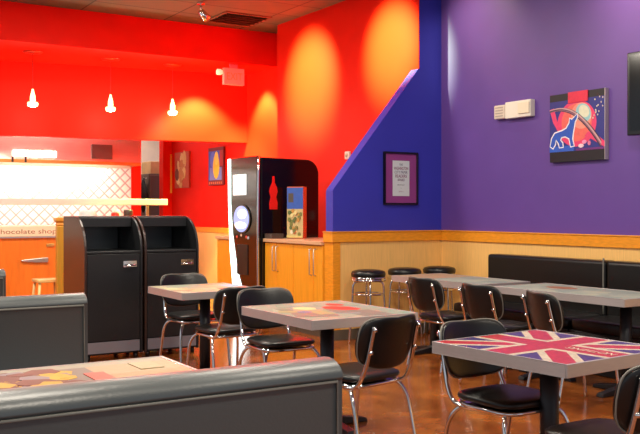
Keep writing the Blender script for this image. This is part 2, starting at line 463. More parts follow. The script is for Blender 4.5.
def collage(hx, hy, seed, pal, accents):
    rnd = random.Random(seed); P = [(rect(-hx,-hy,hx,hy), pal[0])]
    for k in range(46):
        w, h = rnd.uniform(0.05,0.15), rnd.uniform(0.05,0.15)
        cx, cy = rnd.uniform(-hx+w, hx-w), rnd.uniform(-hy+h, hy-h); a = rnd.uniform(-0.5,0.5)
        q = []
        for (u, v) in ((-w,-h),(w,-h),(w,h),(-w,h)):
            x = cx+u*math.cos(a)-v*math.sin(a); y = cy+u*math.sin(a)+v*math.cos(a)
            q.append((max(-hx,min(hx,x)), max(-hy,min(hy,y))))
        P.append((q, pal[rnd.randrange(len(pal))]))
    P += accents
    return P
pal2 = [(124,146,130),(146,164,146),(112,128,108),(160,140,118),(120,140,142),(140,146,104),(104,112,102)]
acc2 = [(ell(0.12,0.02,0.10,0.15,7,0.4), (196,58,40)), (ell(-0.10,0.12,0.08,0.10,6), (206,196,140)), (ell(0.2,0.22,0.06,0.08,9), (170,60,40)), (ell(-0.2,-0.05,0.05,0.05,9), (92,112,150))]
table('grey collage-print table with a red patch, standing in the middle of the room', 2.69, 3.47, 4.42, 5.34, collage(0.376,0.446,3,pal2,acc2))
pal3 = [(170,168,136),(140,158,136),(188,160,118),(150,152,138),(160,134,104),(196,190,148)]
acc3 = [(rect(0.06,-0.34,0.33,-0.08), (222,70,44)), (rect(0.20,-0.05,0.34,0.2), (150,176,200))]
table('small far table with a bright red panel in its print, before the black cabinets', 2.73, 3.45, 6.44, 7.18, collage(0.346,0.356,5,pal3,acc3))
pal4 = [(196,160,72),(214,178,70),(150,92,58),(178,150,140),(206,196,176),(160,96,64)]
def booth_print():
    rnd = random.Random(11); hx, hy = 0.596, 0.356
    P = [(rect(-hx,-hy,hx,hy), (170,146,112)), (rect(-hx,-hy,0.24,hy), (112,106,98)), (rect(-hx,0.27,hx,hy), (150,148,130))]
    for k in range(110):
        cx, cy = rnd.uniform(-hx+0.1, 0.12), rnd.uniform(-0.10, 0.25)
        P.append((ell(cx, cy, rnd.uniform(0.03,0.08), rnd.uniform(0.04,0.10), rnd.choice((5,6,7)), rnd.uniform(0,3)), rnd.choice([(190,148,20),(100,40,24),(104,42,28),(130,118,124),(200,156,24),(108,48,32)])))
    P.append((rect(0.19,-0.34,0.27,0.12), (206,82,68)))
    P.append((rect(0.27,-0.34,0.58,0.05), (206,132,94)))
    P.append((rect(0.42,0.10,0.52,0.26), (170,156,120)))
    return P
table('booth table with yellow and brown lettering print between the two charcoal booths', 0.24, 1.47, 2.96, 3.70, booth_print())
pal6 = [(146,156,148),(156,164,152),(134,146,142),(164,168,152)]
table('long pale grey table in front of the wall bench, right of the middle aisle', 5.25, 5.87, 4.29, 5.66, collage(0.296,0.67,8,pal6,[(ell(0.05,0.25,0.10,0.16,8), (150,96,70))]), cols=[(0.03,-0.42),(0.03,0.40)])
table('table at the far end of the wall bench, reaching to the round stools', 5.25, 5.87, 5.84, 7.12, collage(0.296,0.626,9,pal6,[(rect(-0.28,0.1,0.28,0.6),(170,140,112))]), cols=[(0.03,-0.38),(0.03,0.38)])

# ================================================================== BOOTHS
def booth(label, x0, x1, yb, face, ztop=0.965, group='charcoal vinyl booths'):
    # yb: rear plane of the back; face=+1 seat on +y side
    L = x1-x0
    t = thing('booth_bench', label, 'booth', ((x0+x1)/2, yb, 0), 0 if face > 0 else PI, group)
    h = L/2
    MB().box(-h, h, 0.02, 0.50, 0.0, 0.34).build('base', M_blk, t, bevel=0.01)
    # padded back with a rolled top
    b = MB(); prof = [(0.0,0.10)]
    prof = [(0.004,0.06),(0.004,ztop-0.056)]
    for k in range(11):
        a = PI-PI*k/10
        prof.append((0.076+0.078*math.cos(a), ztop-0.05+0.05*math.sin(a)))
    prof += [(0.150,ztop-0.056),(0.165,0.46),(0.165,0.06)]
    b.prism(prof, -h, h, 'x', smooth=True)
    bo = b.build('backrest', M_booth, t, bevel=0.018, seg=3)
    p = MB()
    p.tube([(-h+0.022,0.0,0.06),(-h+0.022,0.0,ztop-0.060),(h-0.022,0.0,ztop-0.060),(h-0.022,0.0,0.06)], 0.0045, 8, sm=False)
    p.tube([(-h+0.022,0.168,0.46),(-h+0.022,0.154,ztop-0.060),(h-0.022,0.154,ztop-0.060),(h-0.022,0.168,0.46)], 0.006, 8, sm=False)
    p.build('piping', M_pipe, bo)
    s = MB(); s.pillow((0,0.335,0.40), (h,0.20,0.075), 0.22)
    s.build('seat', M_booth, t)
    return t
booth('nearest charcoal booth, its rolled back filling the bottom left of the picture', -0.25, 1.42, 2.16, 1)
booth('charcoal booth facing us beyond the yellow print table, in front of the black cabinets', -0.25, 1.42, 4.76, -1)
booth('booth end just visible at the left edge, behind the booth that faces us', -0.25, 1.42, 6.66, -1, 0.985)

def wall_bench(label, y0, y1):
    t = thing('wall_bench', label, 'bench', (6.66, (y0+y1)/2, 0), 0, 'black benches along the purple wall'); h = (y1-y0)/2
    MB().box(-0.68, 0, -h, h, 0.0, 0.36).build('base', M_blk, t, bevel=0.01)
    bk = MB().box(-0.20, -0.015, -h, h, 0.36, 0.945).build('backrest', M_vinyl, t, bevel=0.03, seg=3)
    MB().tube([(-0.203,-h+0.012,0.46),(-0.203,-h+0.012,0.93),(-0.19,-h+0.012,0.944)], 0.007, 8, m=M_pipe).build('piping', M_pipe, bk)
    MB().pillow((-0.45,0,0.41), (0.26,h,0.06), 0.2).build('seat', M_vinyl, t)
    return t
wall_bench('black bench along the purple wall, its open end nearest the round stools', 5.50, 7.06)
wall_bench('black bench at the right edge of the photo, below the television', 3.6, 5.485)

# ================================================================== STOOLS
def make_stool():
    t = thing('bar_stool', '', 'stool')
    MB().lathe([(0.02,0.70),(0.178,0.70),(0.183,0.715),(0.185,0.74),(0.17,0.762),(0.12,0.775),(0.06,0.78),(0.003,0.781)], n=36).build('seat', M_vinyl, t)
    MB().lathe([(0.03,0.655),(0.176,0.655),(0.187,0.66),(0.187,0.675),(0.182,0.68),(0.187,0.685),(0.187,0.698),(0.17,0.702)], n=36).build('seat_rim', M_chrome, t)
    for k in range(4):
        a = PI/4+k*PI/2+0.3; c, s = math.cos(a), math.sin(a)
        MB().tube([(c*r, s*r, z) for r, z in ((0.07,0.652),(0.135,0.645),(0.163,0.60),(0.168,0.5),(0.185,0.25),(0.205,0.0))], 0.0115, 10).build('leg', M_chrome, t)
    for r, z in ((0.165,0.52),(0.190,0.22)):
        MB().tube([(r*math.cos(2*PI*k/32), r*math.sin(2*PI*k/32), z) for k in range(32)], 0.009, 8, closed=True, sm=False).build('ring', M_chrome, t)
    return t
st = make_stool(); st['group'] = 'round stools by the blue wall'
sl = ['round black chrome stool nearest the yellow cabinets, in front of the blue wall', 'middle one of the three round black stools below the framed award', 'round black stool in the corner, nearest the purple wall']
for i, (x, y) in enumerate([(5.41,7.75),(5.93,7.80),(6.42,7.80)]):
    if i == 0: st.location = (x,y,0); st['label'] = sl[0]
    else: copy_tree(st, sl[i], (x,y,0), 0.2*i)

# ================================================================== TRASH CABINETS
def make_bin():
    t = thing('waste_cabinet', '', 'waste bin')
    W, D, H = 0.56, 0.69, 1.35; hw = W/2
    prof = [(0.0,0.05),(0.0,1.02)]
    for k in range(11):
        a = PI/2*k/10
        prof.append((0.34-0.34*math.cos(a), 1.02+(H-1.02)*math.sin(a)))
    prof += [(D,H),(D,0.05)]
    for s in (-1, 1):
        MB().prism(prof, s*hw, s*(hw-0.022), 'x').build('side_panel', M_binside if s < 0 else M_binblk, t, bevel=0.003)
    MB().box(-hw+0.022, hw-0.022, D-0.02, D, 0.05, H).build('back_panel', M_binblk, t)
    MB().box(-hw+0.022, hw-0.022, 0.27, D-0.02, H-0.025, H).box(-hw+0.022,hw-0.022,0.25,0.272,H-0.105,H-0.012).build('hood_top', M_binblk, t, bevel=0.006)
    MB().box(-hw+0.022, hw-0.022, 0.012, D-0.02, 1.0, 1.022).build('tray_shelf', M_binblk, t, bevel=0.004)
    MB().box(-hw+0.03, hw-0.03, D-0.06, D-0.021, 1.022, H-0.03).build('inner_panel', mat('slate_panel', (52,58,62), 0.3), t)
    d = MB().box(-hw+0.026, hw-0.026, 0.004, 0.026, 0.185, 0.995).build('door', M_binblk, t, bevel=0.003)
    hd_ = MB(); T = frame_mat((0.155,0.003,0.90), (1,0,0), (0,0,1))
    hd_.box(-0.065,0.065,-0.028,0.028,0,0.006,T=T).tube([T @ Vector(p) for p in ((-0.05,-0.012,0.005),(-0.05,-0.012,0.028),(0.05,-0.012,0.028),(0.05,-0.012,0.005))], 0.008, 8, sm=False)
    hd_.build('handle', M_chrome, d)
    MB().box(-hw+0.03, hw-0.03, 0.0, 0.02, 0.075, 0.178).build('kick_plate', M_kick, t)
    MB().box(-hw+0.022, hw-0.022, 0.06, D-0.02, 0.05, 0.075).build('floor_panel', M_binblk, t)
    for sx in (-1, 1):
        for y in (0.06, D-0.06):
            MB().lathe([(0.022,0.0),(0.022,0.05)], (sx*(hw-0.05), y, 0), 12).build('foot', M_blk, t)
    return t
bn = make_bin(); bn['group'] = 'black waste cabinets'; bn.location = (2.74,8.08,0); bn['label'] = 'black hooded waste cabinet on the left, beside the gold post'
copy_tree(bn, 'black hooded waste cabinet on the right of the pair, nearer the drinks machine', (3.322,8.08,0), 0)

# ================================================================== CABINETS + COUNTER
def cabinet(label, y0, y1, doors, x=5.15, depth=0.85):
    t = thing('base_cabinet', label, 'cabinet', (x, (y0+y1)/2, 0), 0, 'honey maple base cabinets'); cy = (y0+y1)/2
    MB().box(0.02, depth, y0-cy+0.002, y1-cy-0.002, 0.11, 1.022).build('body', M_cab, t)
    MB().box(0.05, depth, y0-cy+0.002, y1-cy-0.002, 0, 0.11).build('toe_kick', M_base, t)
    for a, b, hs in doors:
        d = MB().box(0.0, 0.02, a-cy+0.003, b-cy-0.003, 0.125, 1.015).build('door', M_cab, t, bevel=0.002)
        if hs is None: continue
        hy = (a+0.045 if hs < 0 else b-0.045)-cy
        MB().tube([(0.0,hy,0.68),(-0.03,hy,0.69),(-0.03,hy,0.97),(0.0,hy,0.98)], 0.006, 8, sm=False).build('handle', M_alu, d)
    return t
cabinet('honey coloured two-door cabinet next to the black drinks machine', 8.90, 9.585, [(8.90,9.30,1),(9.30,9.585,-1)])
cabinet('honey coloured cabinet closest to the blue wall end', 8.25, 8.895, [(8.25,8.44,1),(8.44,8.895,-1)])
cabinet('narrow orange cabinet on the far left side of the drinks machine', 10.42, 10.95, [(10.42,10.95,None)])
tag(MB().box(5.125, 6.33, 8.25, 9.59, 1.024, 1.064).build('countertop', M_cabtop, None, bevel=0.004), 'pinkish beige worktop running over the honey cabinets', 'worktop')
tag(MB().box(5.125, 6.0, 10.415, 10.97, 1.024, 1.064).build('countertop', M_cabtop, None, bevel=0.004), 'short beige worktop left of the drinks machine', 'worktop')

# ---- drinks machine
t = thing('drink_dispenser', 'tall black drinks machine with glowing white edge and a red bottle on its side', 'drink machine', (5.05,10.0,0))
pr = [(0.06,0.03),(0.88,0.03),(0.88,1.88)]
for k in range(1, 8):
    a = PI/2*k/8; pr.append((0.70+0.18*math.cos(a), 1.87+0.18*math.sin(a)))
pr += [(0.70,2.05),(0.06,2.06)]
MB().prism(pr, -0.40, 0.22, 'y', smooth=False).build('body', M_gloss, t, bevel=0.006)
MB().prism([(-0.395,0.05),(0.19,0.05),(0.25,0.45),(0.33,0.9),(0.375,1.5),(0.39,2.075),(-0.395,2.075)], 0.0, 0.058, 'x').build('front_panel', M_gloss, t, bevel=0.01)
MB().tube([(0.02,-0.398,0.05),(0.01,-0.400,1.0),(0.02,-0.398,2.07)], 0.016, 8).build('chrome_edge', M_chrome, t)
MB().prism([(0.40,2.07),(0.33,2.07),(0.325,1.5),(0.27,1.1),(0.18,0.8),(0.09,0.58),(-0.02,0.4),(-0.2,0.25),(-0.2,0.06),(0.2,0.06),(0.26,0.45),(0.34,0.9),(0.385,1.5)], -0.008, 0.03, 'x').build('light_strip', M_glow, t)
T = frame_mat((-0.002,0.0,0), (0,-1,0), (0,0,1))
MB().box(-0.24,0.12,1.60,1.86,0,0.012,T=T).build('touch_screen', M_screen, t, bevel=0.004)
ring = MB().prism(ell(0.0,1.30,0.24,0.185,32), 0, 0.012, 'z', T=T).build('nozzle_bay', M_gloss, t)
MB().prism(ell(0.0,1.30,0.21,0.165,32), 0.012, 0.016, 'z', T=T).build('lit_disc', M_ring, ring)
MB().prism(ell(0.03,1.36,0.12,0.06,24), 0.016, 0.018, 'z', T=T, m=M_screen).prism(ell(-0.02,1.22,0.16,0.045,24), 0.016, 0.018, 'z', T=T, m=M_screen).build('glow_blotch', None, ring)  # white blotches paint the brighter glow inside the lit bay
for u, c in ((-0.14,(230,80,60)),(-0.02,(220,190,160)),(0.12,(220,70,50)),(0.17,(190,190,200))):  # small lights on the machine front, given only as flat colours
    MB().prism(ell(u,1.10-abs(u)*0.2,0.022,0.018,12), 0, 0.006, 'z', T=T).build('indicator_light', flat(c), t)
MB().box(-0.14,0.16,0.60,0.98,0,0.008,T=T).build('drip_panel', M_blk, t, bevel=0.003)
T2 = frame_mat((0,-0.401,0), (1,0,0), (0,0,1))
bot = [(0.17,1.42),(0.28,1.42),(0.285,1.50),(0.265,1.57),(0.285,1.64),(0.275,1.69),(0.245,1.75),(0.24,1.83),(0.21,1.83),(0.205,1.75),(0.175,1.69),(0.165,1.64),(0.185,1.57),(0.165,1.50)]
MB().prism(bot, 0, 0.002, 'z', T=T2).build('bottle_emblem', mat('emblem_red', (226,30,22), 0.4), t)
MB().box(0.10,0.80,-0.35,0.2,0.0,0.03).build('plinth', M_blk, t)

# things on the worktop
T0 = Matrix.Rotation(0.45, 4, 'Z')
t = thing('display_box', 'tall colourful printed carton with orange side standing on the worktop', 'box', (5.47,9.36,1.065), -0.98)
MB().box(-0.11,0.11,-0.05,0.05,0,0.63).build('carton', mat('orange_card', (214,96,52), 0.4), t, bevel=0.002)
rnd = random.Random(4); pl = [(rect(-0.108,0.01,0.108,0.62),(200,176,120)), (rect(-0.108,0.36,0.108,0.62),(58,92,176)), (rect(-0.09,0.44,-0.02,0.55),(86,74,66))]
for k in range(26):
    pl.append((ell(rnd.uniform(-0.085,0.085), rnd.uniform(0.05,0.34), 0.02, 0.026, 8), rnd.choice([(226,206,140),(190,140,70),(120,120,60),(230,220,190),(170,90,50),(96,110,60)])))
pl.append((rect(-0.108,0.01,0.108,0.035),(216,196,120)))
art('printed_face', pl, t, frame_mat((0,-0.0505,0), (1,0,0), (0,0,1)))
tag(MB().box(-0.08,0.08,-0.09,0.09,0,0.02).box(-0.08,0.08,-0.09,-0.08,0.02,0.06).box(-0.08,0.08,0.08,0.09,0.02,0.06).box(-0.08,-0.07,-0.08,0.08,0.02,0.06).box(0.07,0.08,-0.08,0.08,0.02,0.06).build('tray', mat('smoked_plastic', (84,70,62), 0.3), None, loc=(5.22,9.48,1.065)), 'low grey-brown tray on the worktop beside the drinks machine', 'tray')
t = thing('wall_outlet', 'small pale outlet plate on the red wall above the worktop', 'outlet', (6.36,8.75,1.34))
MB().box(-0.008,0,-0.04,0.04,-0.06,0.06).build('plate', M_white, t, bevel=0.003)
for z in (-0.025, 0.025): MB().box(-0.010,-0.008,-0.017,0.017,z-0.014,z+0.014).build('socket', mat('grey_socket', (170,160,150), 0.5), t)
t = thing('wall_sensor', 'small cream box on the red wall just above the drinks machine', 'sensor', (6.36,9.55,2.12))
MB().box(-0.035,0,-0.05,0.05,-0.05,0.05).build('housing', M_white, t, bevel=0.008)
MB().lathe([(0.03,0.0),(0.022,0.012),(0.002,0.018)], n=16, T=Matrix.Translation((-0.035,0,0)) @ Matrix.Rotation(-PI/2, 4, 'Y')).build('lens', flat((200,180,150)), t)

# ================================================================== WALL PIECES
# framed award
t = thing('framed_award', 'black framed award with purple mount hanging on the blue wall', 'frame', (6.088,8.09,1.77))
T = frame_mat((0,0,0), (1,0,0), (0,0,1))
w_, h_ = 0.24, 0.30
MB().box(-w_,w_,-h_,h_,0,0.012,T=T).build('backing', M_blk, t)
fr = MB(); f = 0.022
fr.box(-w_,w_,h_-f,h_,0.012,0.03,T=T).box(-w_,w_,-h_,-h_+f,0.012,0.03,T=T).box(-w_,-w_+f,-h_+f,h_-f,0.012,0.03,T=T).box(w_-f,w_,-h_+f,h_-f,0.012,0.03,T=T)
fr.build('frame', mat('black_frame', (18,14,20), 0.2), t, bevel=0.004)
mo = MB().box(-w_+f,w_-f,-h_+f,h_-f,0.012,0.016,T=T).build('mount', mat('magenta_mount', (140,58,128), 0.6), t)
pa = MB().box(-0.118,0.118,-0.20,0.20,0.016,0.018,T=T).build('certificate', mat('pale_paper', (206,212,214), 0.6), t)
for s_, z, sz, wd, c in (('THE',0.155,0.034,0.05,(74,84,96)),('WASHINGTON',0.112,0.05,0.20,(120,40,84)),('CITY PAPER',0.068,0.045,0.18,(90,84,110)),('READERS',0.024,0.05,0.16,(120,40,84)),('AWARD',-0.018,0.045,0.10,(96,60,96)),('BEST OF THE CITY',-0.075,0.018,0.10,(120,126,132)),('~',-0.11,0.03,0.02,(120,126,132)),('2011',-0.15,0.02,0.06,(150,110,140))):
    text_mesh('lettering', s_, sz, flat(c), pa, frame_mat((0,-0.0185,z), (1,0,0), (0,0,1)), 0.0006, wd)

# planet picture
t = thing('canvas_picture', 'blue and pink canvas of a ringed planet and howling wolf on the purple wall', 'picture', (6.692,6.0,2.22))
T = frame_mat((0,0,0), (0,-1,0), (0,0,1)); w_, h_ = 0.345, 0.335
MB().box(-w_,w_,-h_,h_,0,0.045,T=T).build('canvas', mat('dark_canvas', (20,14,24), 0.5), t, bevel=0.003)
NV=(42,44,130); PK=(232,60,110); CO=(238,104,92); CY=(150,200,206); WH=(244,236,238); BL=(36,86,190); DK=(22,12,20)
P = [(rect(-w_,-h_,w_,h_), DK), (rect(-w_,-0.235,w_,0.265), NV)]
P += [(ell(0.0,0.03,0.245,0.225,36), PK), (ell(0.0,0.04,0.19,0.185,36), CO), (ell(0.06,0.10,0.13,0.125,30,-0.7), (240,150,130)), (ell(0.085,0.125,0.10,0.085,30,-0.7), CY), (ell(0.095,0.14,0.07,0.055,30,-0.7), (226,224,196))]
P += [([(-w_,0.19),(-0.30,0.06),(-0.24,-0.03),(-0.20,-0.02),(-0.25,0.08),(-0.29,0.20)], PK)]
P += [([(0.10,-0.10),(0.20,-0.14),(w_,-0.22),(w_,-0.165),(0.24,-0.09),(0.14,-0.06)], PK)]
def band(y0, w, col):
    top = []; botm = []
    for k in range(21):
        u = -w_+2*w_*k/20*0.94; s_ = (k/20)
        yy = 0.17+y0-0.06*s_-0.30*s_*s_+0.03*math.sin(PI*s_)*2
        ww = w*(0.4+1.2*s_); top.append((u, yy+ww)); botm.append((u, yy-ww))
    return (top+botm[::-1], col)
P += [band(0.0,0.026,(64,44,64)), band(0.012,0.009,(206,160,160)), band(-0.008,0.006,(150,96,120))]
P += [(rect(-w_,-0.235,-0.03,-0.18), (36,90,196)), (rect(0.0,-0.235,w_,-0.215), (110,40,120))]
wolf = [(-0.335,-0.175),(-0.315,-0.10),(-0.275,-0.05),(-0.18,-0.032),(-0.125,-0.012),(-0.085,0.04),(-0.082,0.082),(-0.055,0.068),(0.012,0.118),(0.012,0.09),(-0.018,0.048),(-0.028,0.0),(-0.042,-0.06),(-0.05,-0.12),(-0.03,-0.185),(-0.068,-0.19),(-0.088,-0.11),(-0.14,-0.085),(-0.19,-0.09),(-0.205,-0.12),(-0.178,-0.15),(-0.17,-0.19),(-0.212,-0.19),(-0.225,-0.15),(-0.26,-0.11),(-0.275,-0.16),(-0.30,-0.195)]
def grow(poly, d):
    n = len(poly); out = []
    ar = sum(poly[i][0]*poly[(i+1)%n][1]-poly[(i+1)%n][0]*poly[i][1] for i in range(n)); sg = 1 if ar > 0 else -1
    for i in range(n):
        a, b, c = (Vector(poly[k % n]) for k in (i-1, i, i+1))
        e1 = (b-a).normalized(); e2 = (c-b).normalized()
        nn = Vector((e1.y+e2.y, -e1.x-e2.x))*sg
        nn = nn.normalized() if nn.length > 1e-4 else Vector((0,0))
        out.append((max(-0.344, b.x+nn.x*d), b.y+nn.y*d))
    return out
P += [(grow(wolf, 0.013), WH), (wolf, BL)]
P += [(ell(0.10,-0.155,0.03,0.02,7), (240,150,190)), (ell(0.06,-0.19,0.035,0.02,7), (244,210,220)), (ell(0.16,-0.17,0.02,0.025,6), (230,120,160))]
rnd = random.Random(2)
for k in range(16):
    P.append((ell(rnd.uniform(0.17,0.33), rnd.uniform(0.06,0.26), 0.006, 0.009, 5), (236,220,200)))
P += [(rect(-0.10,0.235,0.145,0.34), (226,34,70))]
art('painting', P, t, T @ Matrix.Translation((0,0,0.045)), 0.00025)
MB().box(w_,w_+0.006,-h_,h_,0.0,0.05,T=T).build('edge_strip', M_alu, t)

# two portrait pictures on the alcove wall
t = thing('poster', 'tan and brown narrow picture on the red alcove wall, left of the pair', 'picture', (6.653,15.63,2.175))
T = frame_mat((0,0,0), (0,-1,0), (0,0,1))
MB().box(-0.34,0.34,-0.34,0.34,0,0.04,T=T).build('canvas', mat('rust_canvas', (170,48,24), 0.5), t, bevel=0.003)
P = [(rect(-0.335,-0.335,0.335,0.335), (196,70,34))]; rnd = random.Random(6)
for k in range(18): P.append((ell(rnd.uniform(-0.22,0.22), rnd.uniform(-0.26,0.27), rnd.uniform(0.04,0.11), rnd.uniform(0.06,0.16), 8, rnd.uniform(0,1)), rnd.choice([(222,160,96),(238,190,130),(206,120,60),(120,50,28),(230,176,112)])))
art('painting', P, t, T @ Matrix.Translation((0,0,0.04)), 0.0004)
t = thing('poster', 'blue and yellow picture on the red alcove wall, next to the drinks machine', 'picture', (6.653,14.12,2.18))
MB().box(-0.31,0.31,-0.33,0.33,0,0.04,T=T).build('canvas', mat('maroon_canvas', (110,20,30), 0.5), t, bevel=0.003)
P = [(rect(-0.305,-0.325,0.305,0.325), (120,24,34)), (rect(-0.29,-0.24,0.16,0.27), (70,84,190)), (ell(-0.12,0.12,0.11,0.14,14), (96,110,216)), (rect(-0.24,-0.24,0.24,-0.02), (120,130,200)), (ell(0.02,0.0,0.13,0.22,16), (244,190,50)), (ell(0.03,0.14,0.08,0.12,12), (250,214,90)), (rect(0.17,0.0,0.29,0.27), (176,40,40))]
for k in range(7): P.append((rect(-0.27+k*0.08,-0.31,-0.23+k*0.08,-0.27), (220,110,70)))
art('painting', P, t, T @ Matrix.Translation((0,0,0.04)), 0.0004)

# emergency light unit
t = thing('emergency_light', 'cream emergency light box high on the purple wall', 'emergency light', (6.692,6.86,2.46))
T = frame_mat((0,0,0), (0,-1,0), (0,0,1))
MB().box(-0.10,0.27,-0.085,0.09,0,0.07,T=T).build('housing', M_white, t, bevel=0.008)
MB().box(0.10,0.26,-0.05,0.065,0.07,0.085,T=T).build('lens', mat('cream_lens', (240,226,200), 0.3), t, bevel=0.004)
MB().box(-0.28,-0.115,-0.075,0.072,0,0.06,T=T).build('lamp_head', mat('off_white', (224,206,190), 0.4), t, bevel=0.01)
for k in range(4): MB().box(-0.255,-0.14,-0.05+k*0.03,-0.04+k*0.03,0.06,0.064,T=T).build('louvre', mat('grey_louvre', (176,160,150), 0.5), t)

# television
t = thing('television', 'black television cut off by the right edge, on the purple wall', 'television', (6.69,4.67,2.445))
MB().box(-0.08,0,-0.12,0.12,-0.12,0.12).build('wall_mount', M_blk, t)
MB().box(-0.16,-0.08,-0.64,0.64,-0.37,0.37).build('bezel', mat('tv_bezel', (16,15,18), 0.22), t, bevel=0.008)
MB().box(-0.163,-0.16,-0.61,0.61,-0.33,0.345).build('screen', M_tv, t)

# exit sign under the soffit
t = thing('exit_sign', 'pale pink exit sign box hanging below the red soffit', 'sign', (5.99,12.16,3.44))
MB().box(-0.17,0.17,-0.035,0.035,-0.125,0.125).build('housing', mat('pinkish_plastic', (246,176,160), 0.4), t, bevel=0.006)
MB().box(-0.06,0.06,-0.02,0.02,0.125,0.19).build('ceiling_bracket', mat('pink_bracket', (236,120,130), 0.4), t)
text_mesh('lettering', 'EXIT', 0.16, flat((246,150,96)), t, frame_mat((0,-0.0355,-0.005), (1,0,0), (0,0,1)), 0.001, 0.26)
MB().tube([(-0.17,0,0.05),(-0.20,0,0.055)], 0.015, 8).build('lamp_arm', M_white, t)
MB().lathe([(0.03,0.0),(0.045,0.03),(0.045,0.08),(0.02,0.085)], n=16, T=Matrix.Translation((-0.19,0,0.055)) @ Matrix.Rotation(-PI/2, 4, 'Y')).build('lamp_head', mat('lamp_cream', (250,240,200), 0.3, emit=(255,245,190), estr=0.6), t)

# ceiling vent, track spot head
t = thing('ceiling_vent', 'dark square air vent in the brown ceiling before the red soffit', 'vent', (5.66,11.35,ZC))
MB().box(-0.34,0.34,-0.34,0.34,-0.008,0).build('backing', mat('dark_vent', (60,42,34), 0.6), t)
fr = MB(); fr.box(-0.36,0.36,-0.36,-0.32,-0.02,0).box(-0.36,0.36,0.32,0.36,-0.02,0).box(-0.36,-0.32,-0.32,0.32,-0.02,0).box(0.32,0.36,-0.32,0.32,-0.02,0); fr.build('frame', mat('vent_frame', (120,84,64), 0.5), t)
for k in range(5):
    y = -0.24+k*0.12
    MB().box(-0.32,0.32,-0.045,0.045,-0.002,0.002,T=Matrix.Translation((0,y,-0.022)) @ Matrix.Rotation(0.5,4,'X')).build('slat', mat('vent_frame', (120,84,64), 0.5), t)
t = thing('track_spotlight', 'chrome adjustable spotlight on the brown ceiling above the red soffit', 'spotlight', (4.82,10.75,ZC))
MB().lathe([(0.055,-0.02),(0.055,0.0)], n=20).build('canopy', M_chrome, t)
MB().tube([(0,0,-0.02),(0,0,-0.07),(0.01,0.01,-0.09)], 0.013, 8).build('stem', M_chrome, t)
MB().lathe([(0.02,-0.06),(0.045,-0.05),(0.05,0.03),(0.058,0.09),(0.045,0.088)], n=20, T=Matrix.Translation((0.03,-0.0,-0.14)) @ Matrix.Rotation(2.3,4,'Y')).build('lamp_head', M_chrome, t)

# pendants
def make_pendant():
    t = thing('pendant_lamp', '', 'pendant lamp')
    MB().lathe([(0.002,-0.03),(0.05,-0.028),(0.13,-0.012),(0.14,0.0)][::1], n=28).build('canopy', mat('pendant_canopy', (200,60,30), 0.3, metal=0.6), t)
    MB().tube([(0,0,-0.02),(0,0,-0.53)], 0.004, 6).build('cord', mat('dark_cord', (90,20,14), 0.5), t)
    sh = MB().lathe([(0.012,-0.52),(0.020,-0.56),(0.036,-0.62),(0.038,-0.68),(0.030,-0.70)], n=20).build('socket_shade', M_pend, t)
    MB().lathe([(0.03,-0.70),(0.068,-0.705),(0.075,-0.73),(0.066,-0.76),(0.03,-0.77)], n=24).build('glass_rim', M_pend, t)
    return t
pn = make_pendant(); pn['group'] = 'pendant lamps under the red soffit'
for i, (x, lab) in enumerate([(3.13,'leftmost of the three small glowing pendant lamps under the red soffit'),(4.25,'middle one of the three small glowing pendant lamps under the red soffit'),(5.22,'small glowing pendant lamp nearest the exit sign')]):
    if i == 0: pn.location = (x,12.69,3.63); pn['label'] = lab
    else: copy_tree(pn, lab, (x,12.69,3.63))
    L = bpy.data.lights.new('pendant_bulb', 'POINT'); L.energy = 30; L.color = (1.0,0.85,0.6); L.shadow_soft_size = 0.06
    o = bpy.data.objects.new('pendant_bulb', L); C.objects.link(o); o.location = (x,12.69,2.80)

# ================================================================== SERVICE COUNTER + KITCHEN
t = thing('gilded_post', 'slim golden wooden post with a cap left of the black waste cabinets', 'post', (2.93,10.6,0))
MB().box(-0.042,0.042,-0.042,0.042,0,1.22).build('shaft', mat('gold_wood', (206,150,52), 0.3, metal=0.2, var=0.1, scale=6, stretch=(6,6,0.5)), t, bevel=0.008)
MB().lathe([(0.05,1.22),(0.06,1.24),(0.05,1.26),(0.085,1.285),(0.085,1.32)], n=4, T=Matrix.Rotation(PI/4,4,'Z'), smooth=False).build('cap', mat('gold_wood2', (226,160,60), 0.3, metal=0.2), t)
t = thing('service_counter', 'orange wood service counter with a pale lettered edge, at the left', 'counter', (2.2,12.3,0))
MB().box(-3.2,2.4,0.02,0.75,0.0,1.04).build('body', mat('orange_wood', (244,128,36), 0.35, var=0.1, scale=4, stretch=(6,6,0.8)), t)
MB().box(-3.2,2.42,-0.02,0.78,1.055,1.20).build('counter_edge', mat('cream_counter', (252,232,196), 0.25), t, bevel=0.006)
MB().box(-3.2,2.42,-0.015,0.78,1.035,1.055).build('metal_lip', M_alu, t)
text_mesh('lettering', 'chocolate shop', 0.09, flat((150,92,50)), t, frame_mat((0.75,-0.0205,1.12), (1,0,0), (0,0,1)), 0.0008, 0.80)
lt = MB(); T = frame_mat((0.88,0.02,0.73), (1,0,0), (0,0,1))
lt.prism([(-0.20,-0.006),(-0.16,-0.02),(0.0,-0.032),(0.16,-0.034),(0.16,0.034),(0.0,0.026),(-0.16,0.012),(-0.20,0.006)], 0.0, 0.035, 'z', T=T)
lt.build('latch_handle', M_steel, t, bevel=0.006)
MB().box(1.02,1.13,-0.0,0.02,0.91,0.95).build('hinge', mat('brass', (240,190,110), 0.3, metal=0.8), t, bevel=0.004)

t = thing('wooden_stool', 'light wooden stool below the silver latch on the orange counter', 'stool', (2.85,10.85,0))
mw = mat('pale_wood', (232,190,120), 0.4, var=0.1, scale=6)
MB().box(-0.15,0.15,-0.15,0.15,0.545,0.58).build('seat', mw, t, bevel=0.006)
for sx in (-1,1):
    for sy in (-1,1):
        MB().tube([(sx*0.12,sy*0.12,0.545),(sx*0.165,sy*0.165,0.0)], 0.017, 8).build('leg', mw, t)

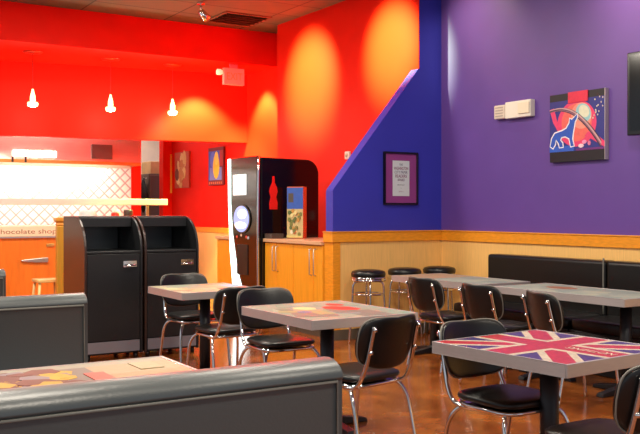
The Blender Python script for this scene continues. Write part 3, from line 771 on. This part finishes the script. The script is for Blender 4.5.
t = thing('pass_shelf', 'long white steel pass shelf above the counter', 'shelf', (2.2,13.2,0))
MB().box(-3.2,3.07,-0.2,0.2,1.49,1.585).build('shelf_board', mat('white_steel', (240,232,222), 0.3, metal=0.3), t, bevel=0.008)
for x in (-3.0, 2.85): MB().tube([(x,0.1,1.49),(x,0.1,0.0)], 0.025, 10).build('support', M_steel, t)
t = thing('range_hood', 'stainless extractor hood with a golden lower edge at the back of the kitchen', 'extractor hood', (2.3,14.75,0))
MB().prism([(-0.35,2.22),(-0.30,2.62),(0.6,2.9),(0.6,2.22)], -3.6, 3.05, 'x').build('canopy', M_steel, t)
MB().box(-3.6,3.05,-0.37,0.6,2.165,2.22).build('lower_edge', mat('golden_steel', (206,150,80), 0.3, metal=0.7), t, bevel=0.006)
MB().box(2.20,2.55,-0.37,-0.30,2.26,2.50).build('grey_panel', mat('dark_steel', (110,100,96), 0.35, metal=0.8), t, bevel=0.004)  # plain dark grey block on the hood front
MB().box(0.95,1.62,-0.375,-0.34,2.27,2.36).build('glare_patch', M_glare, t, bevel=0.004)  # glowing patch stands in for a bright reflection on the steel
for x in (0.92, 1.12): MB().box(x,x+0.03,-0.385,-0.37,2.17,2.26).build('clip', M_blk, t)
area('hood_lamp', (3.4, 14.72, 2.15), (3.4, 15.3, 1.6), 90, 3.6, 0.15, (1.0,0.96,0.9))
tag(MB().box(-1.4,5.52,15.37,15.399,0.99,2.16).build('quilted_backsplash', M_quilt), 'bright quilted stainless steel backsplash behind the pass shelf', 'backsplash')
t = thing('back_counter', 'stainless work counter below the quilted backsplash', 'counter', (2.2,14.9,0))
MB().box(-3.2,3.2,-0.25,0.47,0.0,0.95).build('body', M_steel, t)
MB().box(-3.2,3.2,-0.28,0.495,0.95,0.99).build('worktop', M_steel, t, bevel=0.004)
# small goods on the counter
def cup(name, label, cat, loc, prof, m):
    return tag(MB().lathe(prof, n=20).build(name, m, None, loc=loc), label, cat)
cup('bowl', 'cream bowl on the service counter behind the left waste cabinet', 'bowl', (3.62,12.72,1.20), [(0.05,0),(0.06,0.01),(0.11,0.07),(0.12,0.12),(0.105,0.12)], mat('cream_china', (240,230,180), 0.3))
cup('canister', 'pale blue canister on the service counter, below the pass shelf', 'canister', (3.92,12.72,1.20), [(0.12,0),(0.125,0.01),(0.125,0.17),(0.11,0.20),(0.03,0.21)], mat('pale_blue', (196,222,226), 0.3))
cup('canister', 'small red canister behind the right waste cabinet, on the counter', 'canister', (4.33,12.72,1.20), [(0.06,0),(0.06,0.16),(0.05,0.18)], mat('canister_red', (214,50,36), 0.4))
cup('canister', 'dark round canister on the counter, rightmost under the pass shelf', 'canister', (4.53,12.72,1.20), [(0.07,0),(0.07,0.2),(0.06,0.22)], mat('dark_brown', (60,40,36), 0.4))
cup('canister', 'white canister on the counter, left of the dark round one', 'canister', (4.42,12.92,1.20), [(0.05,0),(0.05,0.2),(0.04,0.22)], M_white)
t = thing('refrigerator', 'dark brown refrigerator standing in the passage beyond the kitchen', 'refrigerator', (6.85,17.2,0))
MB().box(-0.42,0.42,-0.35,0.4,0.05,2.15).build('body', mat('fridge_brown', (96,72,64), 0.4), t, bevel=0.01)
MB().box(-0.41,0.41,-0.39,-0.352,0.1,2.12).build('door', mat('fridge_brown', (96,72,64), 0.4), t, bevel=0.01)
MB().box(-0.42,0.42,-0.3,0.3,0.0,0.05).build('plinth', M_blk, t)
tag(MB().box(-0.36,0.36,-0.25,0.25,0,0.25).build('cardboard_box', mat('cardboard', (206,160,110), 0.7, var=0.1), None, bevel=0.006, loc=(6.86,17.2,2.15)), 'tan cardboard box lying on top of the brown refrigerator', 'box')
t = thing('hanging_apron', 'black apron hanging on the left side of the brown refrigerator', 'apron', (6.36,16.98,0))
def drape(p): return Vector((p.x+0.012*math.sin(p.y*40), p.y*(0.55+0.45*max(0,min(1,(2.0-p.z)/0.3))), p.z))
MB().pillow((0.0,0,1.70), (0.055,0.13,0.34), 0.6, fn=drape).build('cloth', mat('black_cloth', (26,18,22), 0.8), t)
MB().tube([(0,-0.04,2.0),(0.03,0,2.09),(0,0.04,2.0)], 0.008, 8).build('neck_loop', mat('black_cloth', (26,18,22), 0.8), t)
MB().tube([(0.07,0,2.06),(0.03,0,2.06),(0.01,0,2.08)], 0.008, 8).build('hook', M_steel, t)

# ================================================================== CAMERA
cam = bpy.data.cameras.new('camera'); co = bpy.data.objects.new('camera', cam); C.objects.link(co)
co.location = (0,0,1.4); co.rotation_euler = (PI/2, 0, -math.radians(31.8))
cam.sensor_width = 36; cam.lens = 887/640*36; cam.shift_y = -6/640
S.camera = co
S.view_settings.view_transform = 'Standard'; S.view_settings.look = 'None'; S.view_settings.gamma = 1; S.view_settings.exposure = 0.0
S.view_settings.use_curve_mapping = False
